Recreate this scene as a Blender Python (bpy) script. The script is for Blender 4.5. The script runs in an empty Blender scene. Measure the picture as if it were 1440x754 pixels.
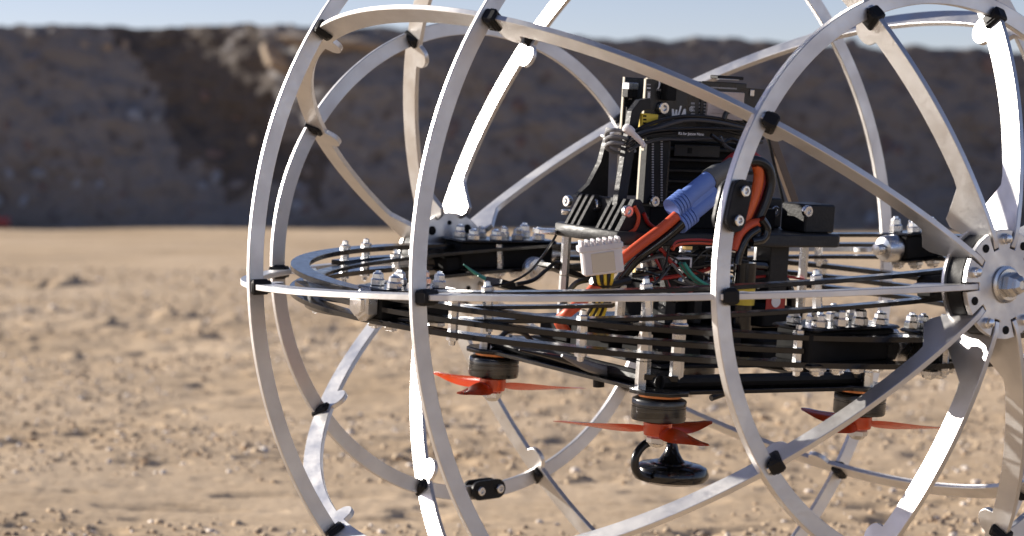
import bpy, bmesh, math, random
import numpy as np
from mathutils import Vector, Matrix, Quaternion
random.seed(7); RNG = np.random.default_rng(7)
S = bpy.context.scene; COL = S.collection
PI = math.pi

# ------------------------------------------------------------------ camera, world, sun, exposure
CAM_H = 0.338; PITCH = math.radians(2.051); FPX = 3899.0
SP, CP = math.sin(PITCH), math.cos(PITCH)
cam_d = bpy.data.cameras.new('camera'); cam = bpy.data.objects.new('camera', cam_d); COL.objects.link(cam)
cam.location = (0, 0, CAM_H); cam.rotation_euler = (PI/2 - PITCH, 0, 0)
cam_d.sensor_width = 36; cam_d.lens = 36*FPX/1440; cam_d.clip_start = 0.05; cam_d.clip_end = 3000
cam_d.dof.use_dof = True; cam_d.dof.focus_distance = 1.66; cam_d.dof.aperture_fstop = 97.5/6.4
S.camera = cam
SUN = Vector((-0.845, 0.37, 0.315)).normalized()
SUN_EL = math.asin(SUN.z); SUN_AZ = math.atan2(SUN.x, SUN.y)
W = bpy.data.worlds.new('World'); S.world = W; W.use_nodes = True
nt = W.node_tree; nt.nodes.clear()
sky = nt.nodes.new('ShaderNodeTexSky'); sky.sky_type = 'NISHITA'; sky.sun_disc = False
sky.sun_elevation = SUN_EL; sky.sun_rotation = SUN_AZ
sky.altitude = 1500; sky.air_density = 0.75; sky.dust_density = 0.6; sky.ozone_density = 0.3
bg = nt.nodes.new('ShaderNodeBackground'); bg.inputs['Strength'].default_value = 0.069
wo = nt.nodes.new('ShaderNodeOutputWorld')
tint = nt.nodes.new('ShaderNodeMix'); tint.data_type = 'RGBA'; tint.blend_type = 'MULTIPLY'; tint.inputs[0].default_value = 1; tint.inputs[7].default_value = (1.0, .895, 1.0, 1)   # cooler daylight balance
nt.links.new(sky.outputs[0], tint.inputs[6]); nt.links.new(tint.outputs[2], bg.inputs[0]); nt.links.new(bg.outputs[0], wo.inputs[0])
sl = bpy.data.lights.new('sun', 'SUN'); sl.energy = 5.0; sl.angle = math.radians(0.5); sl.color = (1, 0.93, 0.83)
so = bpy.data.objects.new('sun', sl); COL.objects.link(so)
so.rotation_euler = SUN.to_track_quat('Z', 'Y').to_euler(); so.location = (-6, 2, 4)
S.view_settings.view_transform = 'Standard'; S.view_settings.look = 'None'
S.view_settings.exposure = 0.80; S.view_settings.gamma = 1.0

# ------------------------------------------------------------------ frames (camera space x right, y up, z forward -> world)
def c2w(v): return np.array([v[0], v[1]*SP + v[2]*CP, v[1]*CP - v[2]*SP])
C = c2w((0.108865, -0.001211, 1.771887)) + np.array([0, 0, CAM_H])
U0 = c2w((0.598287, -0.028680, -0.800768)); E0 = c2w((-0.801007, -0.047585, -0.596761)); N0 = c2w((-0.020989, 0.998455, -0.051442))
def nrm(v): v = np.asarray(v, float); return v/np.linalg.norm(v)
def mkframe(n):                                   # frame with up n and first axis nearest the wheel axle
    n = nrm(n); a = nrm(U0 - n*(U0 @ n)); b = np.cross(a, n); return np.stack([a, b, n], 1)
CAGE = np.stack([U0, E0, N0], 1)
BODY = mkframe(N0 + .075*U0 - .05*E0)
R1F = mkframe(N0 + .0294*E0)
R2F = mkframe((N0*math.cos(.04) - E0*math.sin(.04))*math.cos(.086) + U0*math.sin(.086))
def M4(F, o=(0, 0, 0)):
    m = Matrix.Identity(4); p = C + F @ np.asarray(o, float)
    for i in range(3):
        for j in range(3): m[i][j] = F[i, j]
        m[i][3] = p[i]
    return m
def wp(F, u, e, h): return Vector(C + F @ np.array([u, e, h]))
def bpt(x, y, **k):
    """body coordinates of the point a photo position sees on the body plane U, E or H = value"""
    (ax, v), = k.items(); i = 'UEH'.index(ax)
    D = c2w(((x - 720)/FPX, -(y - 377)/FPX, 1.0)); o = np.array([0, 0, CAM_H]) - C
    n = BODY[:, i]; t = (v - o @ n)/(D @ n)
    return BODY.T @ (o + t*D)
def bw(x, y, **k): return wp(BODY, *bpt(x, y, **k))

# ------------------------------------------------------------------ materials
def dusty(m, amt):
    t = m.node_tree; b = t.nodes['Principled BSDF']; tc = t.nodes.new('ShaderNodeTexCoord')
    n = t.nodes.new('ShaderNodeTexNoise'); n.inputs['Scale'].default_value = 75; n.inputs['Detail'].default_value = 8; n.inputs['Roughness'].default_value = .75
    r = t.nodes.new('ShaderNodeMapRange'); r.inputs[1].default_value = .50; r.inputs[2].default_value = .78; r.inputs[3].default_value = 1; r.inputs[4].default_value = 1 - amt
    t.links.new(tc.outputs['Object'], n.inputs['Vector']); t.links.new(n.outputs[0], r.inputs[0]); t.links.new(r.outputs[0], b.inputs['Metallic'])
    return m
def mat(name, col, rough=.5, metal=0., spec=.5, noise=None, bump=None, trans=0., coat=0., sss=0., ani=0.):
    m = bpy.data.materials.new(name); m.use_nodes = True; t = m.node_tree; b = t.nodes['Principled BSDF']
    b.inputs['Base Color'].default_value = (*col, 1); b.inputs['Roughness'].default_value = rough
    b.inputs['Metallic'].default_value = metal; b.inputs['Specular IOR Level'].default_value = spec
    if trans: b.inputs['Transmission Weight'].default_value = trans
    if coat: b.inputs['Coat Weight'].default_value = coat
    if sss:
        b.inputs['Subsurface Weight'].default_value = sss; b.inputs['Subsurface Radius'].default_value = (.012, .011, .011)
    tc = t.nodes.new('ShaderNodeTexCoord')
    if noise:                                     # (scale, colour 2, roughness spread, stretch)
        sc, c2, rs, st = noise
        mp = t.nodes.new('ShaderNodeMapping'); mp.inputs['Scale'].default_value = st
        n = t.nodes.new('ShaderNodeTexNoise'); n.inputs['Scale'].default_value = sc; n.inputs['Detail'].default_value = 6
        t.links.new(tc.outputs['Object'], mp.inputs[0]); t.links.new(mp.outputs[0], n.inputs['Vector'])
        cr = t.nodes.new('ShaderNodeMix'); cr.data_type = 'RGBA'
        cr.inputs[6].default_value = (*col, 1); cr.inputs[7].default_value = (*c2, 1)
        rp = t.nodes.new('ShaderNodeMapRange'); rp.inputs[1].default_value = .35; rp.inputs[2].default_value = .65
        t.links.new(n.outputs[0], rp.inputs[0]); t.links.new(rp.outputs[0], cr.inputs[0]); t.links.new(cr.outputs[2], b.inputs['Base Color'])
        r2 = t.nodes.new('ShaderNodeMapRange'); r2.inputs[3].default_value = max(.03, rough - rs); r2.inputs[4].default_value = rough + rs
        t.links.new(rp.outputs[0], r2.inputs[0]); t.links.new(r2.outputs[0], b.inputs['Roughness'])
    if bump:
        sc, st, dist = bump
        n = t.nodes.new('ShaderNodeTexNoise'); n.inputs['Scale'].default_value = sc; n.inputs['Detail'].default_value = 4
        t.links.new(tc.outputs['Object'], n.inputs['Vector'])
        bp = t.nodes.new('ShaderNodeBump'); bp.inputs['Strength'].default_value = st; bp.inputs['Distance'].default_value = dist
        t.links.new(n.outputs[0], bp.inputs['Height']); t.links.new(bp.outputs[0], b.inputs['Normal'])
    return m
MT = dict(
 alu=mat('brushed_aluminium', (.72, .71, .705), .46, 1., noise=(45, (.65, .638, .63), .07, (1, 1, 1)), bump=(260, .25, .0006)),
 alu_hub=mat('hub_aluminium', (.74, .73, .72), .42, 1., noise=(70, (.62, .61, .61), .08, (1, 1, 1)), bump=(300, .2, .0005)),
 steel=mat('polished_steel', (.82, .82, .82), .27, 1., noise=(120, (.62, .62, .63), .08, (1, 1, 1))),
 satin=mat('satin_steel', (.70, .70, .70), .30, 1., noise=(90, (.58, .57, .56), .08, (1, 1, 1))),
 carbon=mat('carbon_fibre', (.007, .007, .008), .17, 0., .5, noise=(220, (.012, .012, .014), .06, (1, 1, 1)), bump=(900, .12, .0003)),
 black=mat('black_plastic', (.011, .011, .012), .5, spec=.25, noise=(160, (.011, .011, .012), .1, (1, 1, 1)), bump=(700, .2, .0004)),
 print_=mat('black_printed_plastic', (.011, .011, .012), .5, spec=.35, noise=(90, (.019, .019, .02), .1, (1, 1, 6)), bump=(500, .35, .0005)),
 matte=mat('matte_black', (.010, .010, .010), .8, spec=.15, noise=(140, (.017, .017, .0175), .1, (1, 1, 1))),
 cable=mat('black_cable', (.012, .012, .013), .28),
 gloss=mat('glossy_black', (.008, .008, .009), .16, spec=.6),
 sheen_cable=mat('black_cable_sheen', (.06, .06, .064), .36),  # black cable with its grey sheen put into the base colour
 grey_cable=mat('grey_cable', (.17, .17, .18), .45),
 shrink=mat('grey_heat_shrink', (.13, .133, .13), .5, bump=(180, .5, .001)),
 red=mat('red_silicone', (.62, .085, .028), .48),
 darkred=mat('dark_red_silicone', (.36, .02, .015), .4),
 orange=mat('orange_silicone', (.75, .13, .025), .36),
 blue=mat('blue_plastic', (.15, .245, .60), .5, bump=(300, .1, .0003)),
 nylon=mat('white_nylon', (.88, .84, .84), .4, sss=.8, trans=.2),
 cream=mat('cream_plastic', (.70, .60, .46), .5),
 pcb=mat('black_circuit_board', (.012, .013, .015), .35, noise=(200, (.02, .022, .024), .1, (1, 1, 1))),
 edge=mat('board_edge', (.62, .56, .44), .5),
 gold=mat('gold_contact', (.80, .62, .30), .3, 1.),
 white=mat('white_print', (.80, .80, .80), .5),
 dimprint=mat('grey_print', (.30, .30, .31), .5),
 yellow=mat('yellow_plastic', (.75, .55, .05), .4),
 teal=mat('teal_wire', (.05, .33, .26), .4),
 can=mat('shield_can', (.60, .50, .45), .5, 0., noise=(60, (.55, .46, .41), .05, (1, 1, 1))),
 motor=mat('dark_motor_metal', (.075, .075, .075), .30, .9, noise=(60, (.12, .12, .12), .08, (.3, .3, 8))),
 copper=mat('copper_winding', (.55, .22, .09), .35, 1.),
 prop=mat('orange_propeller_plastic', (.80, .085, .012), .22, spec=.6, trans=.25, coat=.3),
 tan=mat('tan_rod', (.14, .10, .075), .5),
)

dusty(MT['alu'], .30); dusty(MT['alu_hub'], .30)
# ------------------------------------------------------------------ mesh helpers
ROOT = None; WM = {}
class MB:
    def __init__(s): s.v = []; s.f = []
    def add(s, v, f):
        n = len(s.v); s.v += [Vector(p) for p in v]; s.f += [[i + n for i in q] for q in f]; return s
    def loft(s, rings, cap=True, closed=False):
        k = len(rings[0]); v = [p for r in rings for p in r]; f = []; m = len(rings)
        for i in range(m if closed else m - 1):
            a, b = i*k, ((i + 1) % m)*k
            for j in range(k): f.append([a + j, a + (j + 1) % k, b + (j + 1) % k, b + j])
        if cap and not closed: f.append(list(range(k))[::-1]); f.append([(m - 1)*k + j for j in range(k)])
        return s.add(v, f)
    def box(s, c, d, M=None, bev=0.):
        x, y, z = d[0]/2, d[1]/2, d[2]/2
        if bev > 0:
            b = min(bev, x*.9, y*.9); P = [(x - b, -y), (x, -y + b), (x, y - b), (x - b, y), (-x + b, y), (-x, y - b), (-x, -y + b), (-x + b, -y)]
            q = min(bev, z*.9); rings = []
            for zz, k in ((-z, q), (-z + q, 0), (z - q, 0), (z, q)):
                fx, fy = (x - k)/x, (y - k)/y; rings.append([Vector((p[0]*fx, p[1]*fy, zz)) for p in P])
        else:
            rings = [[Vector(p) for p in ((-x, -y, zz), (x, -y, zz), (x, y, zz), (-x, y, zz))] for zz in (-z, z)]
        c = Vector(c); rings = [[(M @ (p + c) if M else p + c) for p in r] for r in rings]
        return s.loft(rings)
    def prism(s, poly, z0, z1, M=None):
        r = [[Vector((p[0], p[1], z)) for p in poly] for z in (z0, z1)]
        if M: r = [[M @ p for p in q] for q in r]
        return s.loft(r)
    def lathe(s, prof, n=24, M=None, ph=0.):
        rings = []
        for r, z in prof:
            ring = [Vector((r*math.cos(ph + 2*PI*i/n), r*math.sin(ph + 2*PI*i/n), z)) for i in range(n)]
            rings.append([M @ p for p in ring] if M else ring)
        return s.loft(rings)
    def cyl(s, a, b, r, n=12, r2=None, ph=0.):
        a, b = Vector(a), Vector(b); q = (b - a).to_track_quat('Z', 'Y'); L = (b - a).length
        M = Matrix.Translation(a) @ q.to_matrix().to_4x4()
        return s.lathe([(r, 0), (r if r2 is None else r2, L)], n, M, ph)
    def tube(s, pts, r, n=8, flat=None):
        pts = [Vector(p) for p in pts]; rings = []; t0 = (pts[1] - pts[0]).normalized()
        a = t0.orthogonal().normalized()
        for i, p in enumerate(pts):
            t = (pts[min(i + 1, len(pts) - 1)] - pts[max(i - 1, 0)]).normalized()
            a = (a - t*a.dot(t)).normalized(); b = t.cross(a)
            rr = float(np.interp(i/(len(pts) - 1), np.linspace(0, 1, len(r)), r)) if isinstance(r, (list, tuple)) else r
            rings.append([p + rr*(math.cos(2*PI*j/n)*a + math.sin(2*PI*j/n)*b) for j in range(n)])
        return s.loft(rings)
    def mesh(s, name, m, smooth=35, inv=None, bevel=0.):
        me = bpy.data.meshes.new(name)
        vs = [(inv @ v if inv else v) for v in s.v]
        me.from_pydata([tuple(v) for v in vs], [], s.f)
        bm = bmesh.new(); bm.from_mesh(me); bmesh.ops.recalc_face_normals(bm, faces=bm.faces[:])
        if bevel:
            ed = [e for e in bm.edges if len(e.link_faces) == 2 and e.calc_face_angle() > .6]
            bmesh.ops.bevel(bm, geom=ed, offset=bevel, segments=1, affect='EDGES', clamp_overlap=True)
        bm.to_mesh(me); bm.free()
        if smooth: me.shade_smooth(); me.set_sharp_from_angle(angle=math.radians(smooth))
        me.materials.append(MT[m] if isinstance(m, str) else m); return me
def link(name, me, parent=None, M=None):
    o = bpy.data.objects.new(name, me); COL.objects.link(o); M = M or Matrix.Identity(4)
    if parent is not None:
        o.parent = parent; o.matrix_basis = WM[parent.name].inverted() @ M
    else: o.matrix_basis = M
    WM[o.name] = M.copy(); return o
def part(name, mb, m, parent=None, smooth=35, bevel=0.):
    """mesh whose builder is in world coordinates, stored relative to the robot's base"""
    M = WM[ROOT.name].copy(); return link(name, mb.mesh(name, m, smooth, M.inverted(), bevel), parent or ROOT, M)
def Z(p, d, roll=None):
    """matrix at p with its z axis along d"""
    d = Vector(d); M = d.to_track_quat('Z', 'Y').to_matrix().to_4x4(); M.translation = Vector(p); return M
def spline(P, n=8):
    P = [Vector(p) for p in P]; Q = [2*P[0] - P[1]] + P + [2*P[-1] - P[-2]]; out = []
    for i in range(1, len(Q) - 2):
        a, b, c, d = Q[i-1:i+3]
        for k in range(n):
            t = k/n; out.append(.5*((2*b) + (c - a)*t + (2*a - 5*b + 4*c - d)*t*t + (3*b - a - 3*c + d)*t**3))
    out.append(P[-1]); return out
def thing(name, label, cat, loc, group=None):
    o = bpy.data.objects.new(name, None); COL.objects.link(o); o.location = loc; o.empty_display_size = .05
    o['label'] = label; o['category'] = cat
    if group: o['group'] = group
    WM[o.name] = Matrix.Translation(Vector(loc)); return o
def tag(o, label=None, cat=None, group=None, kind=None):
    for k, v in (('label', label), ('category', cat), ('group', group), ('kind', kind)):
        if v: o[k] = v
    return o

# ------------------------------------------------------------------ noise
def _h(ix, iy, s):
    h = (ix.astype(np.int64)*374761393 + iy.astype(np.int64)*668265263 + s*982451653) & 0xFFFFFFFF
    h = ((h ^ (h >> 13))*1274126177) & 0xFFFFFFFF; h = h ^ (h >> 16); return h/4294967295.0
def pn(x, y, s=0):
    ix, iy = np.floor(x), np.floor(y); fx, fy = x - ix, y - iy; r = 0
    ux = fx*fx*fx*(fx*(fx*6 - 15) + 10); uy = fy*fy*fy*(fy*(fy*6 - 15) + 10)
    def g(dx, dy):
        a = _h(ix + dx, iy + dy, s)*2*PI; return np.cos(a)*(fx - dx) + np.sin(a)*(fy - dy)
    return ((g(0, 0)*(1 - ux) + g(1, 0)*ux)*(1 - uy) + (g(0, 1)*(1 - ux) + g(1, 1)*ux)*uy)*1.5
def fbm(x, y, o=4, s=0):
    r = 0; a = 1.
    for i in range(o): r = r + a*pn(x*2**i, y*2**i, s + i*17); a *= .5
    return r
def sstep(a, b, x): t = np.clip((x - a)/(b - a), 0, 1); return t*t*(3 - 2*t)

def ground_z(x, y):
    z = .010*fbm(x*.9, y*.9, 3, 1)
    rough = .35 + .65*sstep(-.2, .5, pn(x*.45, y*.35, 40)) ; far = 1 - .55*sstep(7.5, 10.0, y)
    band = np.exp(-((y - 6.1)/.9)**2)
    lump = np.maximum(0, fbm(x*5.5, y*5.5, 4, 5) - .12)
    z = z + lump*(.0035*rough*far + .015*band)
    z = z + .0020*fbm(x*14, y*14, 3, 9)*rough*far*(1 + 2.2*band)
    z = z + .0008*np.abs(fbm(x*45, y*45, 3, 12))*far*sstep(9, 4, y)
    z = z - .0045*np.maximum(0, -fbm(x*7, y*16, 3, 77) - .35)*4*far
    near = np.exp(-(((x - .11)/.5)**2 + ((y - 1.77)/.5)**2)); return z*(1 - .85*near) - .006*near

# ------------------------------------------------------------------ ground, embankment
def grid_mesh(name, X, Y, Zv, m, smooth=True):
    nr, nc = X.shape; me = bpy.data.meshes.new(name)
    co = np.stack([X, Y, Zv], -1).reshape(-1, 3).astype(np.float32)
    i = np.arange(nr - 1)[:, None]*nc + np.arange(nc - 1)[None, :]
    q = np.stack([i, i + 1, i + nc + 1, i + nc], -1).reshape(-1, 4).astype(np.int32)
    me.vertices.add(len(co)); me.vertices.foreach_set('co', co.ravel())
    me.loops.add(q.size); me.loops.foreach_set('vertex_index', q.ravel())
    me.polygons.add(len(q)); me.polygons.foreach_set('loop_start', np.arange(0, q.size, 4, dtype=np.int32))
    me.update(calc_edges=True); me.validate()
    if smooth: me.shade_smooth()
    me.materials.append(m); return me
def dirt_mat(name, c1, c2, c3, sc=1., bumpd=.004):
    m = bpy.data.materials.new(name); m.use_nodes = True; t = m.node_tree; b = t.nodes['Principled BSDF']
    b.inputs['Roughness'].default_value = .95; b.inputs['Specular IOR Level'].default_value = .12
    tc = t.nodes.new('ShaderNodeTexCoord')
    def nz(s, d=5, r=.6):
        n = t.nodes.new('ShaderNodeTexNoise'); n.inputs['Scale'].default_value = s; n.inputs['Detail'].default_value = d; n.inputs['Roughness'].default_value = r
        t.links.new(tc.outputs['Object'], n.inputs['Vector']); return n
    def mr(n, a, c):
        r = t.nodes.new('ShaderNodeMapRange'); r.inputs[1].default_value = a; r.inputs[2].default_value = c
        t.links.new(n.outputs[0], r.inputs[0]); return r
    def mix(f, a, c):
        x = t.nodes.new('ShaderNodeMix'); x.data_type = 'RGBA'; t.links.new(f.outputs[0], x.inputs[0])
        for i, v in ((6, a), (7, c)):
            if isinstance(v, tuple): x.inputs[i].default_value = (*v, 1)
            else: t.links.new(v.outputs[2], x.inputs[i])
        return x
    a = mix(mr(nz(1.3*sc), .35, .65), c1, c2)
    a = mix(mr(nz(38*sc, 6, .7), .52, .72), a, c3)
    a = mix(mr(nz(140*sc, 3, .6), .60, .70), a, tuple(min(1, v*1.35) for v in c1))
    t.links.new(a.outputs[2], b.inputs['Base Color'])
    bp = t.nodes.new('ShaderNodeBump'); bp.inputs['Strength'].default_value = .2; bp.inputs['Distance'].default_value = bumpd
    t.links.new(nz(170*sc, 6, .7).outputs[0], bp.inputs['Height']); t.links.new(bp.outputs[0], b.inputs['Normal'])
    return m
DIRT = dirt_mat('dry_dirt', (.475, .345, .218), (.615, .47, .322), (.40, .28, .172))
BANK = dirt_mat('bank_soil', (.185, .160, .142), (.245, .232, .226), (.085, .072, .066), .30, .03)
BANK_DARK = dirt_mat('bank_gully_dark', (.105, .088, .076), (.130, .112, .100), (.062, .052, .046), .30, .03)  # darker tone of the bank, used along the slanting gully

def build_ground():
    y1 = np.geomspace(1.1, 17.5, 640); y = np.concatenate([[-60, -20, -6, -2, 0, .6], y1, [22, 35, 70, 200, 900]])
    g = np.concatenate([[-400, -60, -14, -5, -2.6, -1.8], np.linspace(-1.25, 1.25, 520), [1.8, 2.6, 5, 14, 60, 400]])
    sc = np.clip(y*.205, .35, 4.0); X = g[None, :]*sc[:, None]; Y = np.repeat(y[:, None], len(g), 1)
    o = link('ground', grid_mesh('ground', X, Y, ground_z(X, Y), DIRT)); tag(o, 'dry tan dirt ground with small stones and hummocks', kind='structure')
build_ground()

def bank_base(x): return 15.55 - .22*np.minimum(x, 0) - .06*np.maximum(x, 0) + .12*np.sin(x*1.7 + .5)
def bank_pt(s, x):
    """s 0..1 up the face, 1..2 across the top"""
    h = 1.225 - .030*x - .012*np.maximum(x, 0) + .030*pn(x*1.1, x*0 + .3, 3) + .018*pn(x*4, x*0 + 2, 4)
    f = np.clip(s, 0, 1); dpt = .36*f**1.1 + np.clip(s - 1, 0, 9)*6
    z = h*(f - .06*f**6) - .12*np.clip(s - 1, 0, 1)
    # gully: a slanting cut with a raised left flank
    cx = -2.05 + .75*(1 - f) ; w = .40 + .15*f
    g = np.exp(-((x - cx)/w)**2)*(.25 + .75*f)
    dpt = dpt + .42*g*np.clip(1.4 - s, 0, 1)
    n = .055*fbm(x*2.2, s*3.6, 3, 21) + .036*fbm(x*8, s*11, 3, 33)
    dpt = dpt - n*np.clip(1.5 - s, .25, 1)*np.clip(.45 + s*2, 0, 1)
    return x, bank_base(x) + dpt, z + .018*fbm(x*6, s*5, 3, 50)*np.clip(s*3, 0, 1) - .03
def build_bank():
    xs = np.concatenate([np.linspace(-60, -5, 60)[:-1], np.linspace(-5, 5, 420), np.linspace(5, 60, 60)[1:]])
    s = np.concatenate([np.linspace(-.02, 1, 110), np.linspace(1.03, 2, 14), [4, 12]])
    Sg, X = np.meshgrid(s, xs, indexing='ij'); x, y, z = bank_pt(Sg, X)
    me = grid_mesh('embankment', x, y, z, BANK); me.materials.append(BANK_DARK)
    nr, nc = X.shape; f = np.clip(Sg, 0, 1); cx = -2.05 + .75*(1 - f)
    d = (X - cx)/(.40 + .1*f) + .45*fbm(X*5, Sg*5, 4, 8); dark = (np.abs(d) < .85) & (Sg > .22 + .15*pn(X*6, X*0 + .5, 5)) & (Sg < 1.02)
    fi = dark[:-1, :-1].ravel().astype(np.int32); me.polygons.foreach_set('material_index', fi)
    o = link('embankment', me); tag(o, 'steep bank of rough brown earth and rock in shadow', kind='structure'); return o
bank = build_bank()
def rock_mesh(name, seed, m, sub=2, sq=(1, .8, .7)):
    bm = bmesh.new(); bmesh.ops.create_icosphere(bm, subdivisions=sub, radius=1); r = random.Random(seed)
    off = [Vector((r.uniform(-1, 1), r.uniform(-1, 1), r.uniform(-1, 1))).normalized() for _ in range(9)]; dd = [r.uniform(.55, .95) for _ in off]
    for v in bm.verts:
        for n, q in zip(off, dd):
            t = v.co.dot(n)
            if t > q: v.co -= n*(t - q)*.85
        v.co = Vector((v.co.x*sq[0], v.co.y*sq[1], v.co.z*sq[2]))*(1 + .06*r.uniform(-1, 1))
    me = bpy.data.meshes.new(name); bm.to_mesh(me); bm.free(); me.materials.append(m); return me
ST_G = mat('grey_stone', (.27, .25, .25), .9, spec=.1, noise=(9, (.18, .165, .165), .05, (1, 1, 1)))
ST_B = mat('blue_grey_stone', (.36, .38, .42), .9, spec=.1, noise=(9, (.25, .265, .29), .05, (1, 1, 1)))
ST_T = mat('tan_stone', (.44, .35, .26), .85, spec=.2, noise=(6, (.34, .26, .19), .05, (1, 1, 1)))
ST_R = mat('rusty_stone', (.25, .18, .16), .9, spec=.1, noise=(9, (.17, .13, .12), .05, (1, 1, 1)))
STONES = [rock_mesh('stone', 10 + i, m, 2) for i, m in enumerate((ST_G, ST_G, ST_B, ST_R, ST_T, ST_R))]
def px_bank(x, y):
    """where a photo position meets the bank face"""
    D = c2w(((x - 720)/FPX, -(y - 377)/FPX, 1.0)); lo = 13.
    for t in np.arange(13.6, 19, .06):
        P = D*t + np.array([0, 0, CAM_H]); yy, zz = np.interp(np.clip(P[2], BZ[0], BZ[-1]), BZ, BY), 0
        if P[1] - bank_base(P[0]) >= yy - .05: break
    ss = np.linspace(0, 1, 60); _, yv, zv = bank_pt(ss, np.full(60, P[0])); k = np.argmin(abs(zv - P[2]))
    return np.array([P[0], yv[k], P[2]])
BZ = 1.16*np.linspace(0, 1, 60); BY = .36*np.linspace(0, 1, 60)**1.1
def bank_stone(x, y, r, k, rs=None, out=.25):
    p = px_bank(x, y)
    if p is None: return
    rs = rs or random; q = Quaternion((rs.uniform(-1, 1), rs.uniform(-1, 1), rs.uniform(-1, 1), rs.uniform(-1, 1))).normalized()
    M = Matrix.Translation(Vector(p) + Vector((0, .02 + r*(.35 - out), 0))) @ q.to_matrix().to_4x4() @ Matrix.Diagonal((r, r, r*.8, 1))
    return link('stone', STONES[k], bank, M)
WM[bank.name] = Matrix.Identity(4)
rs = random.Random(3)
for i in range(270):
    x, y = rs.uniform(-20, 1460), 60 + 262*rs.random()**.8
    if 210 < x < 370 and 60 < y < 240 and rs.random() < .8: continue
    bank_stone(x, y, rs.choice((.03, .04, .05, .07, .09))*rs.uniform(.8, 1.3), rs.choice((0, 0, 1, 1, 2, 3, 3, 5)), rs, rs.uniform(-.15, .05))
for x, y, r, k in ((118, 64, .045, 4), (147, 66, .04, 4), (174, 63, .045, 4), (32, 284, .05, 2), (110, 258, .05, 2), (145, 258, .05, 2), (300, 250, .06, 2), (100, 196, .05, 0), (415, 290, .06, 2), (215, 168, .05, 2), (352, 195, .045, 4)):
    bank_stone(x, y, r, k, rs, .5)
tr = px_bank(392, 88)
def slab(px0, py0, r, sq, rot):
    p = px_bank(px0, py0); M = Matrix.Translation(Vector(p) + Vector((0, -.02, 0))) @ Matrix.Rotation(rot, 4, 'Y') @ Matrix.Diagonal((r*sq[0], r*sq[1], r*sq[2], 1))
    link('stone', STONES[4], bank, M)
slab(388, 86, .12, (.55, .9, 1.6), -.75); slab(440, 60, .16, (1.6, .9, .45), .15); slab(505, 62, .14, (1.5, .8, .4), .1); slab(560, 70, .1, (1.3, .8, .4), 0)

# red object at the foot of the bank
def red_can():
    D = c2w(((3 - 720)/FPX, -(317 - 377)/FPX, 1.0)); t = CAM_H/-D[2]; p = D*t + np.array([0, 0, CAM_H]); p[1] = float(bank_base(p[0])) - .30; p[0] *= p[1]/(t*CP)
    o = thing('can', 'small red can lying blurred at the foot of the bank', 'can', (p[0], p[1], float(ground_z(p[0], p[1]))))
    red = mat('faded_red_paint', (.42, .08, .07), .5); M = WM[o.name] @ Matrix.Translation((0, 0, .03)) @ Matrix.Rotation(PI/2, 4, 'Y') @ Matrix.Rotation(.2, 4, 'X')
    mb = MB().lathe([(.026, -.055), (.032, -.05), (.032, .05), (.026, .055)], 20)
    link('body', mb.mesh('can_body', red), o, M)
    link('lid', MB().lathe([(.025, .055), (.025, .058), (.022, .057)], 20).mesh('can_lid', 'satin'), o, M)
red_can()

# clods and gravel
def clod_mesh(seed):
    n = 26; bm = MB(); rings = []; r_ = np.linspace(1, 0.04, 12)
    for k, r in enumerate(r_):
        ring = []
        for q in range(n):
            a = 2*PI*q/n; w = 1 + .22*float(pn(np.float64(2.1*math.cos(a) + seed), np.float64(2.1*math.sin(a)), seed)); x, y = r*w*math.cos(a) + .55*(1 - r), r*w*math.sin(a)*2.2 + .9*(1 - r)
            z = .52*(1 - r)**.95*(1 + .25*float(fbm(np.float64(x*3 + seed), np.float64(y*3), 3, seed))) - .06*(k == 0)
            ring.append(Vector((x, y, z)))
        rings.append(ring)
    return bm.loft(rings).mesh('dirt_clod', DIRT, 60)
CLOD = [clod_mesh(40 + i) for i in range(3)]
def clod(x, y, r, k, label, q=0.):
    D = c2w(((x - 720)/FPX, -(y - 377)/FPX, 1.0)); t = CAM_H/-D[2]; p = D*t + np.array([0, 0, CAM_H])
    z = float(ground_z(np.float64(p[0]), np.float64(p[1])))
    M = Matrix.Translation((p[0], p[1], z - .001)) @ Matrix.Rotation(q, 4, 'Z') @ Matrix.Diagonal((r, r, r*1.05, 1))
    o = link('dirt_clod', CLOD[k], None, M); tag(o, label, 'dirt clod', 'dirt clods on the open ground'); return o
clod(88, 402, .058, 0, 'largest clod of dirt standing alone on the smooth ground at far left')
clod(54, 403, .032, 1, 'small dirt clod just left of the largest clod')
clod(145, 458, .030, 2, 'low dirt clod below and right of the largest clod')
clod(232, 446, .036, 1, 'leftmost of two joined dirt clods on the bare ground left of the cage', .3)
clod(258, 447, .030, 0, 'rightmost of two joined dirt clods on the bare ground left of the cage', -.2)
clod(322, 452, .026, 2, 'dirt clod on bare ground nearest the left edge of the cage')
clod(100, 500, .024, 1, 'flat dirt clod lowest of those at far left', .2)
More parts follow.
